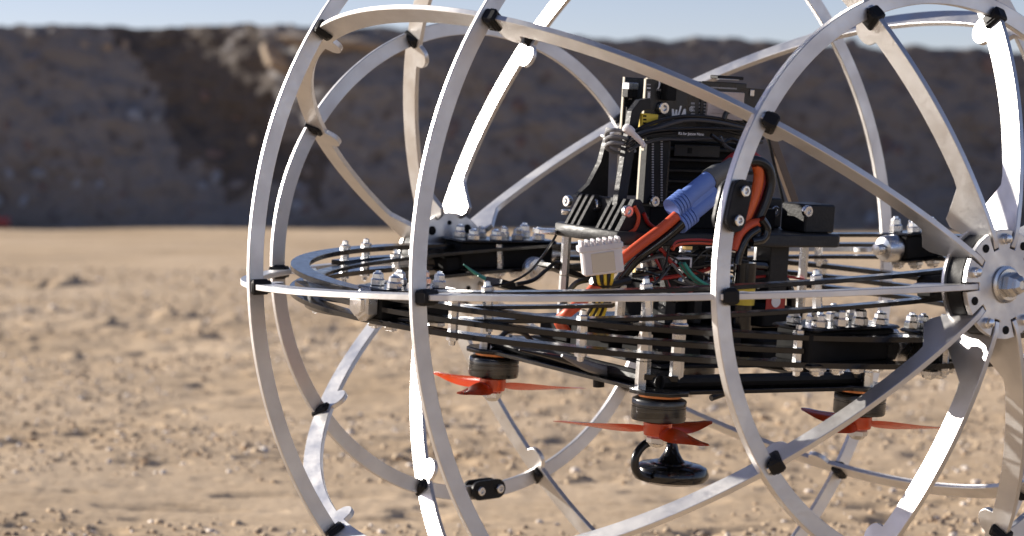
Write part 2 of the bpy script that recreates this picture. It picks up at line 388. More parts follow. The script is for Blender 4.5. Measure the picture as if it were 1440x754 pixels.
def gravel():
    ico = bmesh.new(); bmesh.ops.create_icosphere(ico, subdivisions=1, radius=1); ico.verts.ensure_lookup_table()
    bv = np.array([v.co[:] for v in ico.verts]); bf = np.array([[v.index for v in f.verts] for f in ico.faces]); ico.free()
    n = 26000; y = 1.9 + 7.5*RNG.random(n)**1.8; x = (RNG.random(n)*2 - 1)*(y*.21 + .05)
    keep = pn(x*1.6, y*1.6, 61) + .5*RNG.random(n) > -.05; x, y = x[keep], y[keep]; n = len(x)
    r = .0011 + .0026*RNG.random(n)**3.0 + (RNG.random(n) < .02)*.004*RNG.random(n); r = r*(.8 + .12*y)
    z = ground_z(x, y) + r*.25
    A = RNG.random(n)*2*PI; sx = r*(.8 + .7*RNG.random(n)); sy = r*(.8 + .5*RNG.random(n)); sz = r*(.5 + .5*RNG.random(n))
    V = bv[None]*(1 + .22*RNG.standard_normal((n, len(bv), 1)))
    vx, vy, vz = V[..., 0]*sx[:, None], V[..., 1]*sy[:, None], V[..., 2]*sz[:, None]
    ca, sa = np.cos(A)[:, None], np.sin(A)[:, None]
    P = np.stack([vx*ca - vy*sa + x[:, None], vx*sa + vy*ca + y[:, None], vz + z[:, None]], -1).reshape(-1, 3)
    Fc = (bf[None] + (np.arange(n)*len(bv))[:, None, None]).reshape(-1, 3).astype(np.int32)
    me = bpy.data.meshes.new('gravel'); me.vertices.add(len(P)); me.vertices.foreach_set('co', P.astype(np.float32).ravel())
    me.loops.add(Fc.size); me.loops.foreach_set('vertex_index', Fc.ravel()); me.polygons.add(len(Fc)); me.polygons.foreach_set('loop_start', np.arange(0, Fc.size, 3, dtype=np.int32))
    me.update(calc_edges=True)
    for c in ((.58, .45, .31), (.50, .37, .25), (.74, .66, .58), (.34, .26, .19)): me.materials.append(mat('pebble', c, .85, spec=.2))
    mi = np.repeat(RNG.choice(4, n, p=[.45, .25, .18, .12]), len(bf)).astype(np.int32); me.polygons.foreach_set('material_index', mi)
    tag(link('gravel', me), 'loose gravel strewn over the dirt', kind='stuff')
gravel()

# ================================================================== the rolling cage robot
ROOT = thing('rolling_drone', 'aluminium cage drone with hoops, ribs and orange propellers on the dirt', 'drone', (C[0], C[1], .0))
CM = M4(CAGE)
# ---- hoops and ribs
T = .0034
RING = dict(far_outer=(-.2249, .1688), far_inner=(-.0864, .2710), near_inner=(.0864, .2710), near_outer=(.2249, .1688))
def cg(x, r, a, t=0.):                            # cage coordinates: along axle, radius, angle, tangential offset
    return wp(CAGE, x, r*math.cos(a) - t*math.sin(a), r*math.sin(a) + t*math.cos(a))
def hoop(x, R, th, w=.0101, n=160):
    mb = MB(); rings = []
    for i in range(n):
        a = 2*PI*i/n; rings.append([cg(x - th/2, R, a), cg(x + th/2, R, a), cg(x + th/2, R - w, a), cg(x - th/2, R - w, a)])
    return mb.loft(rings, closed=True)
for k, (x, R) in RING.items(): part('hoop', hoop(x, R, .0048 if k == 'near_outer' else T), 'alu', bevel=.0004)
RO, RI = .2812, .2678
TH_A, TH_C = math.acos(.0864/.282), math.acos(.2249/.282)
def rib(a):
    n = 150; th = sorted(set(list(np.linspace(math.radians(4.4), math.radians(175.6), n)) + [c + s*d for c in (TH_A, TH_C, PI - TH_A, PI - TH_C) for s in (1,) for d in np.linspace(-.08, .08, 33)]))
    lug = [(TH_A - .045, .030), (TH_C - .048, .032), (PI - TH_A + .045, .030), (PI - TH_C + .048, .032)]
    rings = []
    for t in th:
        ri = RI
        for c, hw in lug:
            d = abs(t - c)/hw
            if d < 1: ri = min(ri, RI - .0085*math.sqrt(1 - d*d))
        e = min(t, PI - t); d0 = math.degrees(e)
        pts = [(4.4, .272), (6.3, .262), (7.3, .251), (8.9, .249), (12.6, RI)]
        if d0 < 12.6: ri = float(np.interp(d0, [q[0] for q in pts], [q[1] for q in pts]))
        ro = RO if d0 > 5.6 else RO - .0012*(5.6 - d0)
        c, s_ = math.cos(t), math.sin(t)
        rings.append([cg(ro*c, ro*s_, a, -T/2), cg(ro*c, ro*s_, a, T/2), cg(ri*c, ri*s_, a, T/2), cg(ri*c, ri*s_, a, -T/2)])
    return MB().loft(rings)
for k in range(10): part('rib', rib(k*PI/5), 'alu', bevel=.0003, smooth=25)
# ---- clamps where ribs cross hoops
clamp_me = None
def clamp_mesh():
    mb = MB(); mb.box((0, 0, 0), (.0086, .0078, .0124), bev=.0010); mb.box((.0003, .0, .0005), (.0052, .0094, .0100), bev=.0008)
    return mb.mesh('clamp', 'black')
clamp_me = clamp_mesh()
for nme, (x, R) in RING.items():
    for k in range(10):
        a = k*PI/5; r = R - .0108; F = CAGE @ np.array([[1, 0, 0], [0, -math.sin(a), math.cos(a)], [0, math.cos(a), math.sin(a)]]).T
        ang = math.atan2(R, x); sgn = 1 if abs(x) < .1 else 1
        t = np.array([math.sin(ang), 0, -math.cos(ang)])          # along the rib, towards the near hub
        n = np.array([math.cos(ang), 0, math.sin(ang)])
        Fl = np.stack([t, np.cross(n, t), n], 1)
        A = F @ Fl; M = Matrix.Identity(4); p = Vector(cg(x, r + .003, a)) + Vector(F @ (t*.0035*(1 if x > 0 else 1)))
        for i in range(3):
            for j in range(3): M[i][j] = A[i, j]
            M[i][3] = p[i]
        link('clamp', clamp_me, ROOT, M)
# ---- splice plates bolted on hoops
cap_me = MB().lathe([(.0029, 0), (.0031, .0004), (.0031, .0024), (.0026, .0030), (.0017, .0030), (.0014, .0016), (.0003, .0016)], 14).mesh('bolt', 'steel')
def splice(x, R, a, side=1):
    mb = MB(); L, hw = .0145, .0068; q = []
    for i in range(13): q.append((L - hw + hw*math.cos(-PI/2 + PI*i/12), hw*math.sin(-PI/2 + PI*i/12)))
    for i in range(13): q.append((-(L - hw) + hw*math.cos(PI/2 + PI*i/12), hw*math.sin(PI/2 + PI*i/12)))
    t = CAGE @ np.array([0, -math.sin(a), math.cos(a)]); r = CAGE @ np.array([0, math.cos(a), math.sin(a)]); p = Vector(cg(x, R - .0068, a))
    A = np.stack([t, r, np.cross(t, r)], 1); M = Matrix.Identity(4)
    for i in range(3):
        for j in range(3): M[i][j] = A[i, j]
        M[i][3] = p[i]
    if (A[:, 2] @ U0) < 0: M = M @ Matrix.Rotation(PI, 4, 'X')
    for s in (1, -1):
        z0 = .0036 if s > 0 else -.0036 - .003
        o = part('splice_plate', MB().prism(q, z0, z0 + .003, M), 'black', bevel=.0004)
        for d in (-.0082, .0082):
            link('bolt', cap_me, o, M @ Matrix.Translation((d, 0, z0 + (.003 if s > 0 else 0))) @ (Matrix.Identity(4) if s > 0 else Matrix.Rotation(PI, 4, 'X')))
def ring_angle(x, R, px, py):
    best = None
    for a in np.linspace(0, 2*PI, 1440):
        P = np.array(cg(x, R, a)) - np.array([0, 0, CAM_H]); cx = P[0]; cy = P[1]*SP + P[2]*CP; cz = P[1]*CP - P[2]*SP
        d = math.hypot(720 + FPX*cx/cz - px, 377 - FPX*cy/cz - py)
        if best is None or d < best[0]: best = (d, a)
    return best[1]
splice(.2249, .1688, ring_angle(.2249, .163, 1032, 290)); splice(-.2249, .1688, ring_angle(-.2249, .163, 680, 688))
# ---- hubs
hub_bolt = MB().lathe([(.0030, -.001), (.0030, .0018), (.0026, .0022), (.0023, .0040), (.0008, .0046)], 14).mesh('bolt', 'steel')
hole_me = MB().lathe([(.0024, 0), (.0024, .0004), (.0001, .0004)], 14).mesh('hole', 'matte')
nut_me = MB().lathe([(.0048, 0), (.0053, .0005), (.0053, .0042), (.0046, .0049), (.0042, .0053), (.0040, .0084), (.0032, .0094), (.0022, .0096), (.0020, .0108), (.0008, .0110)], 6).mesh('nut', 'steel', 20)
def hub(sg):
    R = CAGE @ np.array([[0, 0, sg], [1, 0, 0], [0, 1*sg, 0]]) if False else None
    ax = Vector(U0*sg); X = Vector(E0); Y = ax.cross(X); M0 = Matrix.Identity(4)
    for i in range(3): M0[i][0], M0[i][1], M0[i][2], M0[i][3] = X[i], Y[i], ax[i], C[i]
    def at(z): return M0 @ Matrix.Translation((0, 0, z))
    prof = []
    for i in range(40):
        t = 2*PI*i/40; prof.append((.0405*math.cos(t), .0405*math.sin(t)))
    # plate with ten notches for the ribs
    pl = []
    for k in range(10):
        b = k*PI/5
        for dt, r in ((-.30, .0308), (-.085, .0308), (-.10, .0205), (.10, .0205), (.085, .0308), (.30, .0308)): pl.append((r*math.cos(b + dt), r*math.sin(b + dt)))
    o = part('hub', MB().prism(pl, .2752, .2785, M0), 'alu_hub', bevel=.0003)
    part('hub_drum', MB().lathe([(.0300, .2625), (.0300, .2735), (.0240, .2735), (.0240, .2625)], 48, M0), 'black')
    part('hub_rim', MB().lathe([(.0302, .2600), (.0318, .2602), (.0318, .2622), (.0302, .2624), (.0240, .2624), (.0240, .2600)], 48, M0), 'alu_hub')
    if sg < 0:
        fp = part('hub_plate', MB().prism([(.0335*math.cos(2*PI*i/40), .0335*math.sin(2*PI*i/40)) for i in range(40)], .2555, .2590, M0), 'alu_hub', o, bevel=.0004)
        for k in range(10):
            b = (k + .5)*PI/5; link('hole', hole_me, fp, at(.2554) @ Matrix.Translation((.0262*math.cos(b), .0262*math.sin(b), 0)) @ Matrix.Rotation(PI, 4, 'X') @ Matrix.Diagonal((1.35, 1.35, 1, 1) if k % 2 else (.7, .7, 1, 1)))
    part('hub_washer', MB().lathe([(.0098, .2786), (.0104, .2790), (.0104, .2800), (.0088, .2806), (.0088, .2818), (.0050, .2819)], 32, M0), 'satin')
    part('hub_nut', MB().lathe([(.0066, .2819), (.0071, .2824), (.0071, .2862), (.0062, .2874), (.0056, .2882), (.0050, .2905), (.0028, .2918), (.0025, .2912)], 6, M0, .3), 'satin', smooth=20)
    for k in range(10):
        b = (k + .5)*PI/5; r = .0256
        M = at(.2785) @ Matrix.Translation((r*math.cos(b), r*math.sin(b), 0))
        if k % 2: link('bolt', hub_bolt, o, M)
        else: link('hole', hole_me, o, M)
        Mi = at(.2751) @ Matrix.Translation((r*math.cos(b), r*math.sin(b), 0)) @ Matrix.Rotation(PI, 4, 'X'); link('hole', hole_me, o, Mi)
for sg in (1, -1): hub(sg)

# ---- gimbal rings: carbon plates on standoffs
def annulus(F, r0, r1, h0, h1, shift=(0, 0), a0=0., a1=2*PI, n=140):
    cl = a1 - a0 > 6.28; m = n if cl else max(8, int(n*(a1 - a0)/6.28)); rings = []
    for i in range(m):
        a = a0 + (a1 - a0)*i/(m if cl else m - 1); c, s = math.cos(a), math.sin(a)
        rings.append([wp(F, shift[0] + r*c, shift[1] + r*s, h) for r, h in ((r1, h0), (r1, h1), (r0, h1), (r0, h0))])
    return MB().loft(rings, closed=cl)
R1S = (0, .006)
for h in (.0063, -.0091): part('ring_plate', annulus(R1F, .2235, .2365, h - .0012, h + .0012, R1S), 'carbon', bevel=.0002)
part('ring_plate', annulus(R1F, .226, .2355, -.0024, -.0004, R1S, .85, 2.3), 'carbon', bevel=.0002)
for h in (-.0107, -.0259): part('ring_plate', annulus(R2F, .2375, .2495, h - .0016, h + .0016), 'carbon', bevel=.0002)
part('ring_plate', annulus(R1F, .2200, .2350, -.0016, .0008, R1S, 4.2, 5.9), 'carbon', bevel=.0002)
part('ring_plate', annulus(R2F, .2385, .2485, -.0198, -.0166, (0, 0), .42, 2.0), 'carbon', bevel=.0002)
part('ring_plate', annulus(R2F, .2385, .2485, -.0198, -.0166, (0, 0), 2.6, 5.2), 'carbon', bevel=.0002)
def post_mesh(L, r=.0029):
    mb = MB(); mb.lathe([(r, -L/2), (r, L/2)], 6)
    for s in (1, -1):
        M = Matrix.Translation((0, 0, s*L/2)) @ (Matrix.Identity(4) if s > 0 else Matrix.Rotation(PI, 4, 'X'))
        mb.lathe([(.0034, .0020), (.0036, .0024), (.0036, .0044), (.0030, .0050), (.0021, .0052), (.0019, .0075), (.0005, .0080)], 6, M)
    return mb.mesh('standoff', 'steel', 20)
post15 = post_mesh(.0154 - .002)
def posts(F, r, hm, angs, sh=(0, 0)):
    for a in angs: link('standoff', post15, ROOT, M4(F, (sh[0] + r*math.cos(a), sh[1] + r*math.sin(a), hm)))
def ang_of(F, sh, r, hm, px, py):
    best = None
    for a in np.linspace(0, 2*PI, 720):
        P = C + F @ np.array([sh[0] + r*math.cos(a), sh[1] + r*math.sin(a), hm]) - np.array([0, 0, CAM_H]); cz = P[1]*CP - P[2]*SP
        d = math.hypot(720 + FPX*P[0]/cz - px, 377 - FPX*(P[1]*SP + P[2]*CP)/cz - py)
        if best is None or d < best[0]: best = (d, a)
    return best[1]
posts(R1F, .230, -.0014, [ang_of(R1F, R1S, .230, -.0014, *q) for q in ((687, 432), (910, 428), (1150, 415), (1152, 352), (1080, 352), (700, 360), (557, 375), (440, 408), (940, 350))], R1S)
posts(R2F, .2435, -.0183, [ang_of(R2F, (0, 0), .2435, -.0183, *q) for q in ((1120, 498), (487, 392), (515, 380), (1330, 500), (820, 475), (960, 362), (1160, 368), (640, 440))])
# pivot blocks, each a beam between the plates with a row of capped nuts
big_nut = MB().lathe([(.0085, 0), (.0098, .0006), (.0098, .0068), (.0086, .0080), (.0070, .0084), (.0066, .0105), (.0010, .0112)], 6).mesh('axle_nut', 'satin', 20)
big_round = MB().lathe([(.0086, 0), (.0092, .0006), (.0092, .0100), (.0080, .0125), (.0040, .0135), (.0038, .0190), (.0008, .0196)], 24).mesh('axle_bolt', 'satin')
def pivot(F, c, d, L, w, h0, h1, nuts=3, rows=2, bolt0=None, bolt1=None, lip=.002):
    """c centre (u,e), d direction angle of the beam"""
    M = M4(F, (c[0], c[1], 0)) @ Matrix.Rotation(d, 4, 'Z')
    o = part('pivot_block', MB().box((0, 0, (h0 + h1)/2), (L, w, h1 - h0 - .0024), M, .0008), 'matte')
    for h in (h0, h1): part('pivot_plate', MB().box((0, 0, h), (L*1.04, w*1.25, .0022), M, .001), 'carbon')
    for i in range(nuts):
        for j in range(rows):
            x = (i - (nuts - 1)/2)*L/(nuts + .2); y = (j - (rows - 1)/2)*w*.78
            link('nut', nut_me, o, M @ Matrix.Translation((x + rs.uniform(-.0006, .0006), y, h1 + .0011)) @ Matrix.Rotation(rs.uniform(0, 1), 4, 'Z') @ Matrix.Diagonal((.86, .86, rs.uniform(.7, 1.0), 1)))
            link('nut', nut_me, o, M @ Matrix.Translation((x, y, h0 - .0011)) @ Matrix.Rotation(PI, 4, 'X') @ Matrix.Diagonal((1, 1, .48, 1)))
    for s, b in ((1, bolt1), (-1, bolt0)):
        if b: link('axle_bolt', b, o, M @ Matrix.Translation((s*L/2, 0, (h0 + h1)/2)) @ Matrix.Rotation(s*PI/2, 4, 'Y'))
pivot(R2F, (.214, .066), -PI/2 - .08, .070, .026, -.0262, -.0062, 4, 2, None, big_round)
pivot(R2F, (.232, .012), -PI/2 - .05, .020, .020, -.0285, -.0085, 2, 2, None, big_nut)
pivot(R2F, (-.238, -.030), PI/2 + .05, .078, .024, -.0262, -.0062, 4, 2, big_round, None)
pivot(R2F, (.014, .222), PI/2, .052, .022, -.0255, -.0075, 3, 2, None, big_nut)
pivot(R1F, (-.004, -.212), PI/2, .036, .022, -.0090, .0090, 2, 2, None, big_round)
ab = link('axle_bolt', big_round, ROOT, Z(bw(748, 378, U=-.2125), Vector(BODY[:, 0])) @ Matrix.Diagonal((.95, .95, .5, 1)))
for px_, e_, n_ in ((1252, 488, big_nut), (1318, 505, big_nut)):
    q = bpt(px_, e_, U=.226); link('axle_nut', n_, ROOT, Z(wp(BODY, *q), Vector(-BODY[:, 1])) @ Matrix.Diagonal((.95, .95, 1.2, 1)))
# bearing carriers from the inner ring to the hubs
for sg in (1, -1):
    F = R1F; M = M4(F, (sg*.2375, 0, 0)); part('bearing_carrier', MB().box((0, 0, -.0014), (.014, .046, .0130), M, .002), 'matte')

# ---- drone body
BM = M4(BODY)
def bbox(u0, u1, e0, e1, h0, h1, mb=None, bev=.0006):
    mb = mb or MB(); return mb.box(((u0 + u1)/2, (e0 + e1)/2, (h0 + h1)/2), (u1 - u0, e1 - e0, h1 - h0), BM, bev)
def bx(name, m, u0, u1, e0, e1, h0, h1, parent=None, bev=.0006): return part(name, bbox(u0, u1, e0, e1, h0, h1, None, bev), m, parent)
screw_me = MB().lathe([(.0030, 0), (.0032, .0003), (.0032, .0022), (.0028, .0027), (.0016, .0027), (.0014, .0014), (.0002, .0014)], 16).mesh('screw', 'steel')
def screw(x, y, parent=None, ax='U', v=0., s=1., dirn=None):
    p = bpt(x, y, **{ax: v}); d = dirn if dirn is not None else {'U': (1, 0, 0), 'E': (0, 1, 0), 'H': (0, 0, 1)}[ax]
    return link('screw', screw_me, parent or ROOT, Z(wp(BODY, *p), Vector(BODY @ np.array(d, float))) @ Matrix.Diagonal((s, s, s, 1)))
def fe(x, y, U=.0158): q = bpt(x, y, U=U); return q[1], q[2]
def fbx(name, m, x0, y0, x1, y1, U0_, d, parent=None, bev=.0004):
    """box of depth d standing on the plane U=U0_, its face spanning two photo positions"""
    (ea, ha), (eb, hb) = fe(x0, y0, U0_ + d), fe(x1, y1, U0_ + d)
    return bx(name, m, U0_, U0_ + d, min(ea, eb), max(ea, eb), min(ha, hb), max(ha, hb), parent, bev)

# computer boards
back = bx('computer_board', 'pcb', -.0130, -.0114, -.047, .0480, .046, .1205)
bx('board_edge', 'edge', -.0131, -.0113, .0480, .0487, .046, .1206, back, 0)
for (x0, y0, x1, y1, d) in ((884, 118, 897, 138, .006), (882, 150, 892, 172, .003), (880, 195, 896, 240, .004)): fbx('chip', 'black', x0, y0, x1, y1, -.0113, d, back)
fbx('socket', 'satin', 885, 116, 898, 127, -.0113, .007, back)
for i in range(9): fbx('component', 'dimprint' if i % 3 else 'white', 879 + (i*7) % 20, 132 + i*6, 881.5 + (i*7) % 20, 134.5 + i*6, -.0113, .0012, back, 0)
front = part('carrier_board', MB().prism([(.0530, .0415), (.0530, .1205), (-.0455, .1180), (-.0455, .0830), (.0300, .0845), (.0300, .0415)], .0142, .0158,
      BM @ Matrix(((0, 0, 1, 0), (1, 0, 0, 0), (0, 1, 0, 0), (0, 0, 0, 1)))), 'pcb')
bx('board_edge', 'edge', .0141, .0159, .0530, .0537, .0415, .1206, front, 0)
bx('board_edge', 'edge', .0141, .0159, .034, .0525, .1205, .1213, front, 0)
fbx('pin_header', 'black', 911, 196, 936, 287, .0158, .0060, front)
pins = MB()
for i in range(24):
    for xx in (917.5, 930): 
        e, h = fe(xx, 199 + i*3.6, .0219); pins.box((.0221, e, h), (.0006, .0014, .0009), BM)
part('pin_row', pins, 'dimprint', front, 0)
pins = MB()
for i in range(18):
    e, h = fe(905.5, 193 + i*4.3, .0175); pins.box((.0172, e, h), (.003, .0022, .0014), BM)
part('pin_row', pins, 'edge', front, 0)
fbx('yellow_header', 'yellow', 904, 160, 925, 181, .0158, .0075, front)
for i in range(4): fbx('slot', 'matte', 905, 162 + i*5, 909, 164.5 + i*5, .0233, .0004, front, 0)
screw(930, 152, front, 'U', .0158, 1.25); screw(918, 283, front, 'U', .0220, 1.1)
fbx('port_block', 'matte', 939, 118, 951, 142, .0158, .006, front)
can = fbx('wireless_module', 'pcb', 988, 114, 1047, 172, .0158, .0012, front)
fbx('shield_can', 'can', 997, 128, 1045, 170, .0170, .0022, front)
fbx('antenna_strip', 'dimprint', 1000, 122, 1036, 126, .0170, .0004, front, 0)
for i in range(8): fbx('solder_pad', 'dimprint', 990, 132 + i*4.5, 994, 134 + i*4.5, .0170, .0003, front, 0)
for i in range(3): fbx('can_marking', 'tan', 1000, 149 + i*5, 1022 - 3*i, 150 + i*5, .0192, .0002, front, 0)
fbx('connector', 'black', 1010, 106, 1046, 113, .0100, .008, front); fbx('connector', 'satin', 1012, 110, 1040, 114, .0158, .003, front)
fbx('chip', 'satin', 1056, 126, 1061, 136, .0158, .001, front)
def text(s, x, y, size, U=.0161, m='white', shear=0., bold=0.):
    cu = bpy.data.curves.new('lettering', 'FONT'); cu.body = s; cu.size = size; cu.extrude = .00008; cu.align_x = 'CENTER'; cu.align_y = 'CENTER'; cu.offset = bold
    o = bpy.data.objects.new('lettering', cu); COL.objects.link(o); dg = bpy.context.evaluated_depsgraph_get()
    me = bpy.data.meshes.new_from_object(o.evaluated_get(dg)); bpy.data.objects.remove(o); me.materials.clear(); me.materials.append(MT[m])
    e, h = fe(x, y, U); A = BODY @ np.array([[0, 0, 1], [-1, 0, 0], [0, 1, 0]]).T.T
    M = Matrix.Identity(4); cols = (BODY @ np.array([0, -1, 0]), BODY @ np.array([0, 0, 1]), BODY @ np.array([1, 0, 0])); p = wp(BODY, U, e, h)
    for j in range(3):
        for i in range(3): M[i][j] = cols[j][i]
    for i in range(3): M[i][3] = p[i]
    return link('lettering', me, front, M)
def logo():
    """two joined strokes W and A in white print"""
    e, h = fe(956, 161, .0160); s = .0072
    def poly(P, z=0): return MB().prism([(q[0]*s, q[1]*s) for q in P], 0, .00012, Lm)
    Lm = Matrix.Identity(4); cols = (BODY @ np.array([0, -1, 0]), BODY @ np.array([0, 0, 1]), BODY @ np.array([1, 0, 0])); p = wp(BODY, .0159, e, h)
    for j in range(3):
        for i in range(3): Lm[i][j] = cols[j][i]
    for i in range(3): Lm[i][3] = p[i]
    for P in ([(-.95, .45), (-.72, .45), (-.58, -.1), (-.5, .4), (-.32, .4), (-.26, -.1), (-.02, .75), (.18, .75), (-.18, -.5), (-.42, -.5), (-.46, -.05), (-.6, -.5), (-.84, -.5)],
              [(-.02, -.5), (.42, .5), (.62, .5), (.78, -.5), (.54, -.5), (.52, -.28), (.30, -.28), (.22, -.5)]):
        part('logo', poly(P), 'white', front, 0)
    text('®', 972, 154, .0042)
logo()
for q in ((935, 114), (926, 114)): text(')', q[0] + 1, 117, .0065, bold=.0003)
text('PWR BTN', 930, 127, .0019, m='dimprint')
for i in range(5): fbx('print_mark', 'white' if i == 1 else 'dimprint', 910, 118 + i*5, 915, 120 + i*5, .0158, .0001, front, 0)
fbx('print_mark', 'white', 911, 130, 914, 139, .0158, .00012, front, 0)
for cx in (972, 983):
    for i in range(6): fbx('print_mark', 'dimprint', cx, 144 + i*5, cx + 5, 147 + i*5, .0158, .0001, front, 0)
# heat sink behind the cut-out
hs = bx('heat_sink', 'matte', -.008, .006, -.044, .0300, .042, .082)
for i in range(6): bx('fin', 'black', .006, .0125, -.044, .0295, .0425 + i*.0068, .0450 + i*.0068, hs)
fbx('nameplate', 'print_', 950, 203, 1012, 222, .0125, .0012, hs); fbx('hole', 'matte', 968, 208, 973, 216, .0137, .0003, hs, 0)
fbx('chip', 'can', 998, 191, 1022, 196, .0135, .001, hs)
# cable bundle across the boards
bun = [(880, 206), (897, 193), (920, 184), (962, 175), (1005, 177), (1048, 184), (1072, 194)]
for i, (dy, dU, r) in enumerate(((-9, .027, .0012), (-1, .030, .0013), (5, .031, .0010), (-5, .026, .0010), (0, .029, .0012), (0, .027, .0011))):
    P = [bw(x + rs.uniform(-1, 1), y - 2 + dy*(.55 + .45*math.sin((x - 880)*.0165) + .12*math.sin(x*.05 + i*2)) + rs.uniform(-2.6, 2.6), U=dU) for x, y in bun]
    if i >= 4: P = [bw(x, y - 3 + (i - 4)*8 + rs.uniform(-1.5, 1.5), U=dU) for x, y in ((884, 208), (900, 197), (930, 191), (965, 190), (1005, 185 + 6*(i - 4)), (1048, 193), (1072, 196))]
    part('cable', MB().tube(spline(P), r), 'sheen_cable' if i % 2 else 'cable')
t_o = text('Kit for Jetson Nano', 972, 188.5, .0026, .0331)
loop = [(1018, 168), (1022, 158), (1034, 154), (1046, 160), (1050, 172)]; part('cable', MB().tube(spline([bw(x, y, U=.028) for x, y in loop]), .0017), 'cable')
for i in range(3):
    yy = 190 + i*9; P = [(893, yy + 4), (880, yy + 7), (864, yy + 6), (853, yy), (856, yy - 6), (868, yy - 7), (882, yy - 4)]
    part('cable', MB().tube(spline([bw(x, y, U=.020 - .010*math.sin(k*.9)) for k, (x, y) in enumerate(P)]), .0012), 'grey_cable')
zt = part('zip_tie', MB().tube(spline([bw(x, y, U=.0345) for x, y in ((884, 182), (889, 187), (896, 194), (903, 201), (905, 206))]), [.0018, .0019, .0018, .0017, .0016], 8), 'nylon')
part('tie_head', MB().tube([bw(x, y, U=.0352) for x, y in ((878.5, 178), (879.5, 179), (884, 182.5), (888.5, 186), (889.5, 187))], [.0016, .0027, .0030, .0027, .0016], 12), 'nylon', zt)
# brackets
def bar(name, P, w, U_, d, m, parent=None):
    """flat bar along photo positions, w wide in the U plane and d deep"""
    mb = MB(); Q = [bpt(x, y, U=U_) for x, y in P]; rings = []
    for i, q in enumerate(Q):
        t = nrm(Q[min(i + 1, len(Q) - 1)] - Q[max(i - 1, 0)]); n = np.array([0, -t[2], t[1]])
        rings.append([wp(BODY, *(q + n*a + np.array([b, 0, 0]))) for a, b in ((-w/2, -d/2), (w/2, -d/2), (w/2, d/2), (-w/2, d/2))])
    return part(name, mb.loft(rings), m, parent, 25, .0003)
bar('bracket', [(912, 146), (899, 148), (891, 158), (870, 290)], .0072, .0200, .005, 'print_')
bar('bracket', [(1083, 190), (1122, 300)], .0060, -.020, .004, 'tan'); bar('rod', [(1078, 185), (1103, 290)], .0016, -.010, .0016, 'black')
part('gusset', MB().prism([(.0525, .088), (.0505, .044), (.076, .044), (.066, .052), (.058, .066)], -.022, -.018, BM @ Matrix(((0, 0, 1, 0), (1, 0, 0, 0), (0, 1, 0, 0), (0, 0, 0, 1)))), 'print_')
# mounting platform
plat = part('platform', MB().prism([(-.030, -.094), (.044, -.094), (.048, -.088), (.048, .080), (.040, .088), (-.022, .088), (-.030, .080)], .0195, .0275, BM), 'print_', bevel=.0008)
part('platform_lip', MB().prism([(-.036, .070), (-.036, .095), (-.022, .100), (-.018, .090), (-.026, .072)], .0200, .0228, BM), 'satin', plat, bevel=.0003)
part('platform_lip', MB().prism([(.020, .086), (.046, .084), (.046, .090), (.022, .092)], .0176, .0194, BM), 'satin', plat, bevel=.0003)
def fins(e, es):
    o = bx('end_wall', 'print_', -.019, .036, e - .004*es, e, .0275, .044, plat) if es > 0 else bx('end_wall', 'print_', -.019, .036, e, e + .004, .0275, .044, plat)
    return o
bx('fin_wall', 'print_', -.018, .036, .066, .070, .0275, .046, plat)
for i, u in enumerate((-.017, -.011, -.005, .014, .020, .026)): part('wall_fin', MB().prism([(.070, .0275), (.0845, .0275), (.0735, .0465), (.070, .0465)], u, u + .0026, BM @ Matrix(((0, 0, 1, 0), (1, 0, 0, 0), (0, 1, 0, 0), (0, 0, 0, 1)))), 'print_', plat)
part('gusset', MB().prism([(.0845, .0275), (.056, .0275), (.0690, .047), (.0735, .047)], .033, .037, BM @ Matrix(((0, 0, 1, 0), (1, 0, 0, 0), (0, 1, 0, 0), (0, 0, 0, 1)))), 'print_', plat)
screw(840, 288, plat, 'E', .0705, 1.2); screw(801, 283, plat, 'E', .072, 1.15); screw(880, 297, plat, 'U', .0375, 1.2)
for x, y in ((797, 302), (887, 322)): screw(x, y, plat, 'H', .0278, 1.2)
for u0, u1, e0_, h1 in ((-.026, -.004, -.074, .047), (.010, .034, -.086, .046)):
    bx('mount_box', 'print_', u0, u1, e0_ - .012, e0_ + .014, .0275, h1, plat, .001)
screw(1087, 297, plat, 'U', -.0035, 1.15); screw(1133, 297, plat, 'U', .0345, 1.2); screw(1140, 318, plat, 'H', .028, 1.1)
bx('black_case', 'matte', -.004, .012, -.066, .0400, .0275, .041, plat)
# hex standoffs between decks
def hexpost(u, e, h0, h1, r=.0031, m='satin'): return part('standoff', MB().cyl(wp(BODY, u, e, h0), wp(BODY, u, e, (h0 + h1)/2 - .0003), r, 6).cyl(wp(BODY, u, e, (h0 + h1)/2 + .0003), wp(BODY, u, e, h1), r*.96, 6), m, None, 20)
for u, e in ((-.017, .082), (.038, .080), (.024, -.082), (-.020, -.082)): hexpost(u, e, -.030, .0195)
# decks
def deck(name, poly, h0, h1, m='carbon', parent=None): return part(name, MB().prism(poly, h0, h1, BM), m, parent, bevel=.0003)
MOT = [(-.090, .078), (.100, .096), (.106, -.062), (-.080, -.082)]
deck('deck', [(-.03, -.095), (.034, -.095), (.045, -.05), (.045, .05), (.05, .09), (-.028, .095), (-.035, .05), (-.035, -.05)], -.0325, -.0305)
def strip(a, b, w): 
    a, b = np.array(a), np.array(b); t = (b - a)/np.linalg.norm(b - a); n = np.array([-t[1], t[0]])*w/2; return [tuple(a + n), tuple(b + n), tuple(b - n), tuple(a - n)]
for m in MOT: deck('arm', strip((m[0]*.15, m[1]*.15), m, .020), -.0560, -.0525)
for i in range(4): part('side_rail', MB().tube([wp(BODY, *MOT[i], -.0565), wp(BODY, *MOT[(i + 1) % 4], -.0565)], .0042, 10), 'black')
for i in range(4): deck('side_plate', strip(MOT[i], MOT[(i + 1) % 4], .020), -.0630, -.0605)
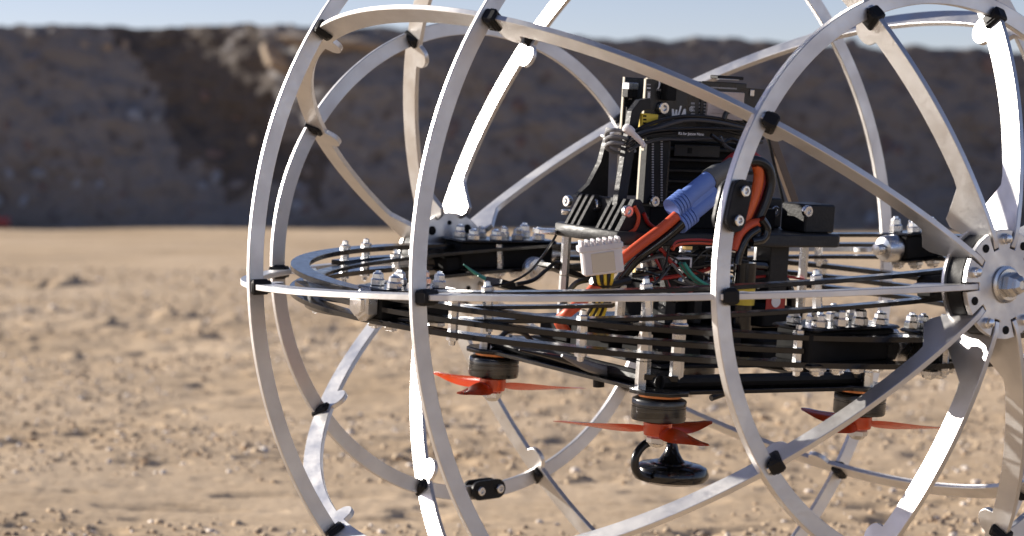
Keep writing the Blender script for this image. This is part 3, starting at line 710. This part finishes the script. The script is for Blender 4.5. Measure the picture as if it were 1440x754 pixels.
# flight stack: cases between the decks
deck('base_plate', [(-.072, .062), (.078, .078), (.084, -.048), (-.064, -.066)], -.0520, -.0500, 'black')
bx('battery', 'matte', -.034, .040, -.046, .040, -.0500, -.0330, None, .002)
for u0, u1, e0_, e1_, h0, h1 in ((-.060, -.030, .030, .066, -.050, -.038), (-.020, .020, .052, .072, -.050, -.036), (.034, .070, .040, .074, -.050, -.040), (.045, .078, -.040, -.004, -.050, -.036), (.048, .066, .004, .030, -.050, -.030)):
    bx('speed_controller', 'matte', u0, u1, e0_, e1_, h0, h1, None, .001)
bx('power_case', 'matte', -.026, .026, -.042, .030, -.0300, -.0080, None, .001)
fcase = bx('flight_controller', 'pcb', -.024, .028, -.034, .034, -.0070, -.0052)
for i in range(26):
    u, e = rs.uniform(-.02, .027), rs.uniform(-.032, .033); bx('component', rs.choice(('black', 'black', 'dimprint', 'satin', 'gold')), u - .0015, u + .0015, e - rs.uniform(.001, .003), e + .002, -.0052, -.0052 + rs.uniform(.001, .006), fcase, 0)
esc = bx('speed_controller', 'pcb', -.022, .030, -.036, .036, .0065, .0082)
for i in range(20):
    u, e = rs.uniform(-.02, .029), rs.uniform(-.034, .035); bx('component', rs.choice(('black', 'black', 'satin', 'gold', 'dimprint')), u - .0015, u + .0015, e - rs.uniform(.001, .003), e + .002, .0082, .0082 + rs.uniform(.001, .005), esc, 0)
for u, e in ((.024, .030), (.024, -.030)): hexpost(u, e, -.0305, .0195, .0024, 'black')
bx('frame_leg', 'print_', .026, .034, .032, .040, -.0305, .0195); bx('frame_leg', 'print_', .030, .038, .014, .020, -.030, .0195)
bx('frame_leg', 'print_', .020, .034, -.060, -.044, -.0305, .0195)
capb = part('capacitor', MB().cyl(wp(BODY, .050, -.0085, -.034), wp(BODY, .050, -.0085, .010), .0072, 24), 'gloss')
for h in (-.0095, -.0165): part('yellow_band', MB().cyl(wp(BODY, .050, -.0085, h), wp(BODY, .050, -.0085, h + .0042), .0075, 24), 'yellow', capb)
cb = bx('side_case', 'matte', .0, .050, -.050, -.030, -.0510, -.0330, None, .001)
stick = bx('side_case', 'matte', .018, .060, -.052, -.018, -.0300, -.0180, None, .001)
fbx('red_sticker', 'darkred', 1078, 416, 1103, 436, .0602, .0003, stick, 0)
part('sticker_ring', MB().lathe([(.0026, 0), (.0038, 0), (.0038, .0003), (.0026, .0003)], 20, Z(bw(1091, 424, U=.0607), Vector(BODY[:, 0]))), 'white', stick, 0)
jst = fbx('wire_socket', 'nylon', 950, 362, 973, 378, .040, .006); fbx('slot', 'matte', 953, 365, 970, 375, .0461, .0003, jst, 0)
for i in range(3): part('wire', MB().tube(spline([bw(x + i*3, y, U=.049 + .002*i) for x, y in ((956, 370), (964, 382), (974, 392), (990, 402))]), .0011), 'teal' if i != 1 else 'grey_cable')
fbx('socket', 'gold', 965, 344, 974, 352, .040, .004); fbx('bracket', 'satin', 905, 362, 926, 382, .036, .003)
for q in ((862, 356, 870, 362),): fbx('wire_socket', 'teal', *q, .040, .004)
for i, (y, m) in enumerate(((338, 'darkred'), (343, 'red'))): part('wire', MB().tube(spline([bw(x, yy + y - 338, U=.047) for x, yy in ((945, 346), (952, 339), (975, 337), (1000, 338), (1025, 340))]), .0013), m)

# power leads and connector
red_p = [(952, 303), (930, 322), (903, 342), (878, 362), (850, 388), (822, 420), (797, 441), (786, 452), (796, 466)]
part('power_lead', MB().tube(spline([bw(x, y, U=.062 - .0030*i - (.016 if i == 7 else .035 if i == 8 else 0)) for i, (x, y) in enumerate(red_p)]), .0033, 12), 'red')
blk_p = [(962, 312), (945, 327), (922, 345), (903, 358), (888, 372), (868, 398), (850, 428)]
part('power_lead', MB().tube(spline([bw(x, y, U=.064 - .0040*i) for i, (x, y) in enumerate(blk_p)]), .0031, 12), 'gloss')
a, b = np.array(bpt(952, 302, U=.060)), np.array(bpt(1003, 261, U=.060)); ax = nrm(b - a); sd = nrm(np.cross(ax, (1, 0, 0)))
con = MB()
for s in (-1, 1): con.cyl(wp(BODY, *(a + sd*s*.0052 + ax*.003)), wp(BODY, *(b + sd*s*.0052)), .0056, 20)
con.box((0, 0, (np.linalg.norm(b - a))/2), (.008, .0105, np.linalg.norm(b - a) - .004), Z(wp(BODY, *a), wp(BODY, *b) - wp(BODY, *a)))
con_o = part('connector', con, 'blue')
for i in range(5):
    m = MB()
    for s in (-1, 1): m.cyl(wp(BODY, *(a + sd*s*.0054 + ax*(-.002 + i*.0025))), wp(BODY, *(a + sd*s*.0054 + ax*(-.002 + i*.0025 + .0018))), .0068, 20)
    part('grip_ridge', m, 'blue', con_o)
shr = MB()
for s in (-1, 1):
    P = [b + sd*s*.0052 - ax*.001, b + sd*s*.0050 + ax*.006, b + sd*s*.0036 + ax*.012, b + sd*s*.0034 + ax*.020]
    shr.tube([wp(BODY, *p) for p in P], [.0064, .0062, .0050, .0044], 14)
part('heat_shrink', shr, 'shrink')
lead = [(1022, 243), (1040, 227), (1060, 223), (1076, 233), (1081, 252), (1076, 275), (1066, 300), (1056, 322), (1046, 345)]
part('power_lead', MB().tube(spline([bw(x - 6, y - (7 if i < 3 else 2), U=.050) for i, (x, y) in enumerate(lead)]), .0030, 12), 'darkred')
part('power_lead', MB().tube(spline([bw(x + 3, y + (3 if i < 3 else 2), U=.055) for i, (x, y) in enumerate(lead)]), .0032, 12), 'cable')
part('power_lead', MB().tube(spline([bw(x, y, U=.052) for x, y in ((1064, 232), (1067, 245), (1065, 262), (1058, 285), (1050, 305), (1042, 325))]), .0034, 12), 'orange')
part('power_lead', MB().tube(spline([bw(x, y, U=.058) for x, y in ((1074, 312), (1055, 316), (1040, 330), (1032, 352))]), .0028, 12), 'red')
part('power_lead', MB().tube(spline([bw(x, y, U=.060) for x, y in ((1070, 308), (1078, 322), (1072, 336), (1056, 340))]), .0030, 12), 'gloss')
part('power_lead', MB().tube(spline([bw(x, y, U=.060) for x, y in ((1066, 322), (1052, 332), (1042, 350), (1036, 372))]), .0026, 12), 'gloss')
part('cable', MB().tube(spline([bw(x, y, U=.030) for x, y in ((1056, 372), (1075, 374), (1090, 382), (1104, 396), (1112, 415), (1112, 440))]), .0032, 10), 'gloss')
part('wire', MB().tube(spline([bw(x, y, U=.030) for x, y in ((1060, 390), (1090, 388), (1125, 392), (1150, 402))]), .0009), 'darkred')
# balance connector in clear white nylon with its ribbon
p0 = bw(846, 364, U=.058); Mx = Z(p0, Vector(BODY[:, 2])); Mc = Matrix.Identity(4)
cx_, cy_, cz_ = Vector(BODY @ np.array([.45, -.89, -.06])).normalized(), None, Vector(BODY @ np.array([-.05, .17, .98])).normalized()
cy_ = cz_.cross(cx_).normalized(); cx_ = cy_.cross(cz_)
for i in range(3): Mc[i][0], Mc[i][1], Mc[i][2], Mc[i][3] = cx_[i], cy_[i], cz_[i], p0[i]
bal = part('balance_plug', MB().box((0, 0, 0), (.0245, .0090, .0180), Mc, .001), 'nylon')
part('plug_flange', MB().box((-.0004, 0, .0075), (.0270, .0104, .0040), Mc, .0006), 'nylon', bal)
for i in range(7): part('plug_tooth', MB().box((-.0115 + i*.0037, -.0005, .0108), (.0018, .0100, .0032), Mc, .0003), 'nylon', bal)
part('plug_core', MB().box((0, -.0046, -.0015), (.0140, .0008, .0115), Mc, .0002), 'cream', bal)
for i in range(6): part('wire', MB().tube(spline([Mc @ Vector((-.006 + i*.0024, 0, -.008)), Mc @ Vector((-.005 + i*.002, .001, -.014)), bw(842 + i*3, 405, U=.046), bw(832 + i*4, 432, U=.040), bw(820 + i*5, 452, U=.034)]), .0011), 'yellow' if i % 2 else 'cable')
part('cable_wrap', MB().tube(spline([bw(x, y, U=.051) for x, y in ((832, 395), (845, 399), (862, 399), (885, 394))]), .0024), 'cable')
# thin wires and light leads
for P, U_, r, m in ((((788, 318), (778, 338), (762, 362), (742, 384), (715, 398), (690, 402)), -.03, .0008, 'cable'), (((800, 372), (782, 370), (768, 380), (750, 394), (726, 400)), -.02, .0013, 'cable'),
        (((845, 392), (815, 396), (800, 410), (790, 430)), .03, .0018, 'cable'), (((940, 350), (936, 372), (925, 395), (905, 410)), .05, .0007, 'cable'), (((905, 440), (925, 455), (945, 465)), .07, .0009, 'grey_cable'),
        (((700, 478), (715, 466), (735, 468), (750, 482)), .0, .0016, 'cable'), (((790, 500), (830, 516), (862, 524), (895, 534)), .045, [.001, .0034, .0034, .0034, .001], 'grey_cable'), (((730, 492), (790, 505), (850, 524), (900, 540)), .03, [.0005, .0022, .0022, .0005], 'cable'),
        (((652, 372), (668, 384), (684, 392), (700, 397)), -.16, [.0004, .0012, .0012, .0003], 'teal'), (((672, 388), (690, 396), (705, 398)), -.12, [.0004, .0014, .0004], 'teal'), (((1000, 560), (1060, 540), (1120, 535), (1180, 548)), .08, .0020, 'cable')):
    part('wire', MB().tube(spline([bw(x, y, U=U_) for x, y in P]), r), m)
bar('flat_cover', [(694, 396), (722, 404), (758, 416)], .0052, -.09, .018, 'print_'); bar('flat_cover', [(768, 372), (800, 384), (830, 392)], .0030, -.03, .020, 'print_')
for i in range(14):
    x0, x1 = rs.uniform(890, 960), rs.uniform(960, 1060); y0, y1 = rs.uniform(335, 400), rs.uniform(345, 440)
    P = [(x0, y0), (x0 + (x1 - x0)*.3 + rs.uniform(-8, 8), y0 + rs.uniform(-16, 20)), (x0 + (x1 - x0)*.65 + rs.uniform(-8, 8), y1 + rs.uniform(-18, 16)), (x1, y1)]
    part('wire', MB().tube(spline([bw(x, y, U=.040 + .008*rs.random()) for x, y in P], 6), rs.choice((.0007, .0010, .0013)), 6), rs.choice(('cable', 'cable', 'sheen_cable', 'grey_cable', 'darkred')))
for P, m in ((((1012, 192), (1020, 205), (1034, 214), (1044, 228)), 'sheen_cable'), (((1000, 190), (1016, 200), (1030, 196), (1046, 206)), 'cable'), (((905, 300), (912, 314), (925, 322), (935, 318)), 'darkred'), (((892, 290), (898, 305), (893, 322), (880, 330)), 'red'), (((940, 296), (950, 306), (962, 300), (976, 310)), 'sheen_cable')):
    part('wire', MB().tube(spline([bw(x, y, U=.038) for x, y in P]), .0013), m)
for x, y in ((842, 530), (1102, 532)): part('rubber_foot', MB().cyl(bw(x, y, U=.03), bw(x, y + 14, U=.03), .0035, 12), 'black')
fbx('capacitor_can', 'satin', 930, 502, 958, 516, .06, .006, None, .002)

# motors and propellers
def motor(u, e, k, rot):
    M = M4(BODY, (u, e, 0))
    mo = part('motor', MB().lathe([(.0100, -.0640), (.0125, -.0650), (.0158, -.0664), (.0163, -.0672), (.0163, -.0698), (.0159, -.0700), (.0159, -.0708), (.0163, -.0710), (.0163, -.0778), (.0157, -.0790), (.0060, -.0796)], 40, M), 'motor')
    part('winding', MB().lathe([(.0090, -.0636), (.0128, -.0636), (.0128, -.0655), (.0090, -.0655)], 24, M), 'copper', mo)
    part('motor_mount', MB().prism([(.019*math.cos(2*PI*i/8), .019*math.sin(2*PI*i/8)) for i in range(8)], -.0632, -.0600, M @ Matrix.Rotation(.4, 4, 'Z')), 'carbon', mo, bevel=.0003)
    pr = part('propeller', MB().lathe([(.0070, -.0800), (.0086, -.0806), (.0088, -.0850), (.0080, -.0880), (.0056, -.0892)], 28, M), 'prop')
    part('propeller_nut', MB().lathe([(.0058, -.0892), (.0062, -.0898), (.0062, -.0925), (.0050, -.0932), (.0036, -.0950), (.0010, -.0955)], 6, M, .2), 'satin', pr, 20)
    for b in range(3):
        Mb = M @ Matrix.Rotation(rot + b*2*PI/3, 4, 'Z'); rings = []
        for i in range(13):
            t = i/12; r = .0065 + .0555*t; ch = .0060 + .0075*math.sin(PI*min(1, t*1.15)**.7)*(1 - .35*t); ch = max(ch*(1 if t < .93 else 1 - (t - .93)*9), .002)
            tw = math.radians(34 - 22*t)*k; ring = []
            for x, y in ((-.5, 0), (-.2, .085), (.15, .075), (.5, 0), (.15, -.02), (-.2, -.02)):
                yy = y*ch*1.2; xx = x*ch - .002*math.sin(t*PI)*k
                ring.append(Mb @ Vector((r, xx*math.cos(tw) - yy*math.sin(tw), -.0846 + xx*math.sin(tw) + yy*math.cos(tw))))
            rings.append(ring)
        part('blade', MB().loft(rings), 'prop', pr, 50)
for i, (m, k, r) in enumerate(zip(MOT, (1, -1, 1, -1), (-2.15 + PI, 1.25 + PI, -1.95 + PI, 2.35))): motor(m[0], m[1], k, r)
def long_post(px, y0, y1, w, **pl):
    a = bpt(px, (y0 + y1)/2, **pl); e = bpt(px, y0, U=a[0]); f = bpt(px, y1, U=a[0]); a0 = (a[0], e[1], f[2]); hexpost(a[0], e[1], f[2], e[2], w)
long_post(908, 470, 545, .0045, U=.088); long_post(912, 404, 470, .0035, U=.090); long_post(955, 470, 541, .0042, U=.100); long_post(686, 420, 492, .0036, U=-.092); long_post(714, 452, 488, .0036, U=-.080); long_post(1222, 500, 545, .0036, U=.115)
for x, y in ((908, 466), (955, 466)): link('nut', nut_me, ROOT, Z(bw(x, y, U=.095), Vector(BODY[:, 2])))
# satellite antenna hanging below the deck
AM = BM @ Matrix.Translation((.002, 0, -.0028))
ant = part('antenna', MB().lathe([(.0095, -.1205), (.0135, -.1208), (.0140, -.1218), (.0195, -.1222), (.0232, -.1240), (.0248, -.1275), (.0247, -.1295), (.0228, -.1322), (.0170, -.1342), (.006, -.1350)], 48, AM), 'gloss')
part('antenna_stalk', MB().lathe([(.0028, -.060), (.0028, -.0985), (.0028, -.104), (.0033, -.109), (.0046, -.1140), (.0070, -.1182), (.0100, -.1212)], 28, AM), 'gloss', ant)
part('antenna_cable', MB().tube(spline([bw(x, y, U=.010) for x, y in ((941, 619), (926, 619), (907, 625), (895, 640), (893, 656), (900, 668), (912, 673))]), .0027, 12), 'cable', ant)
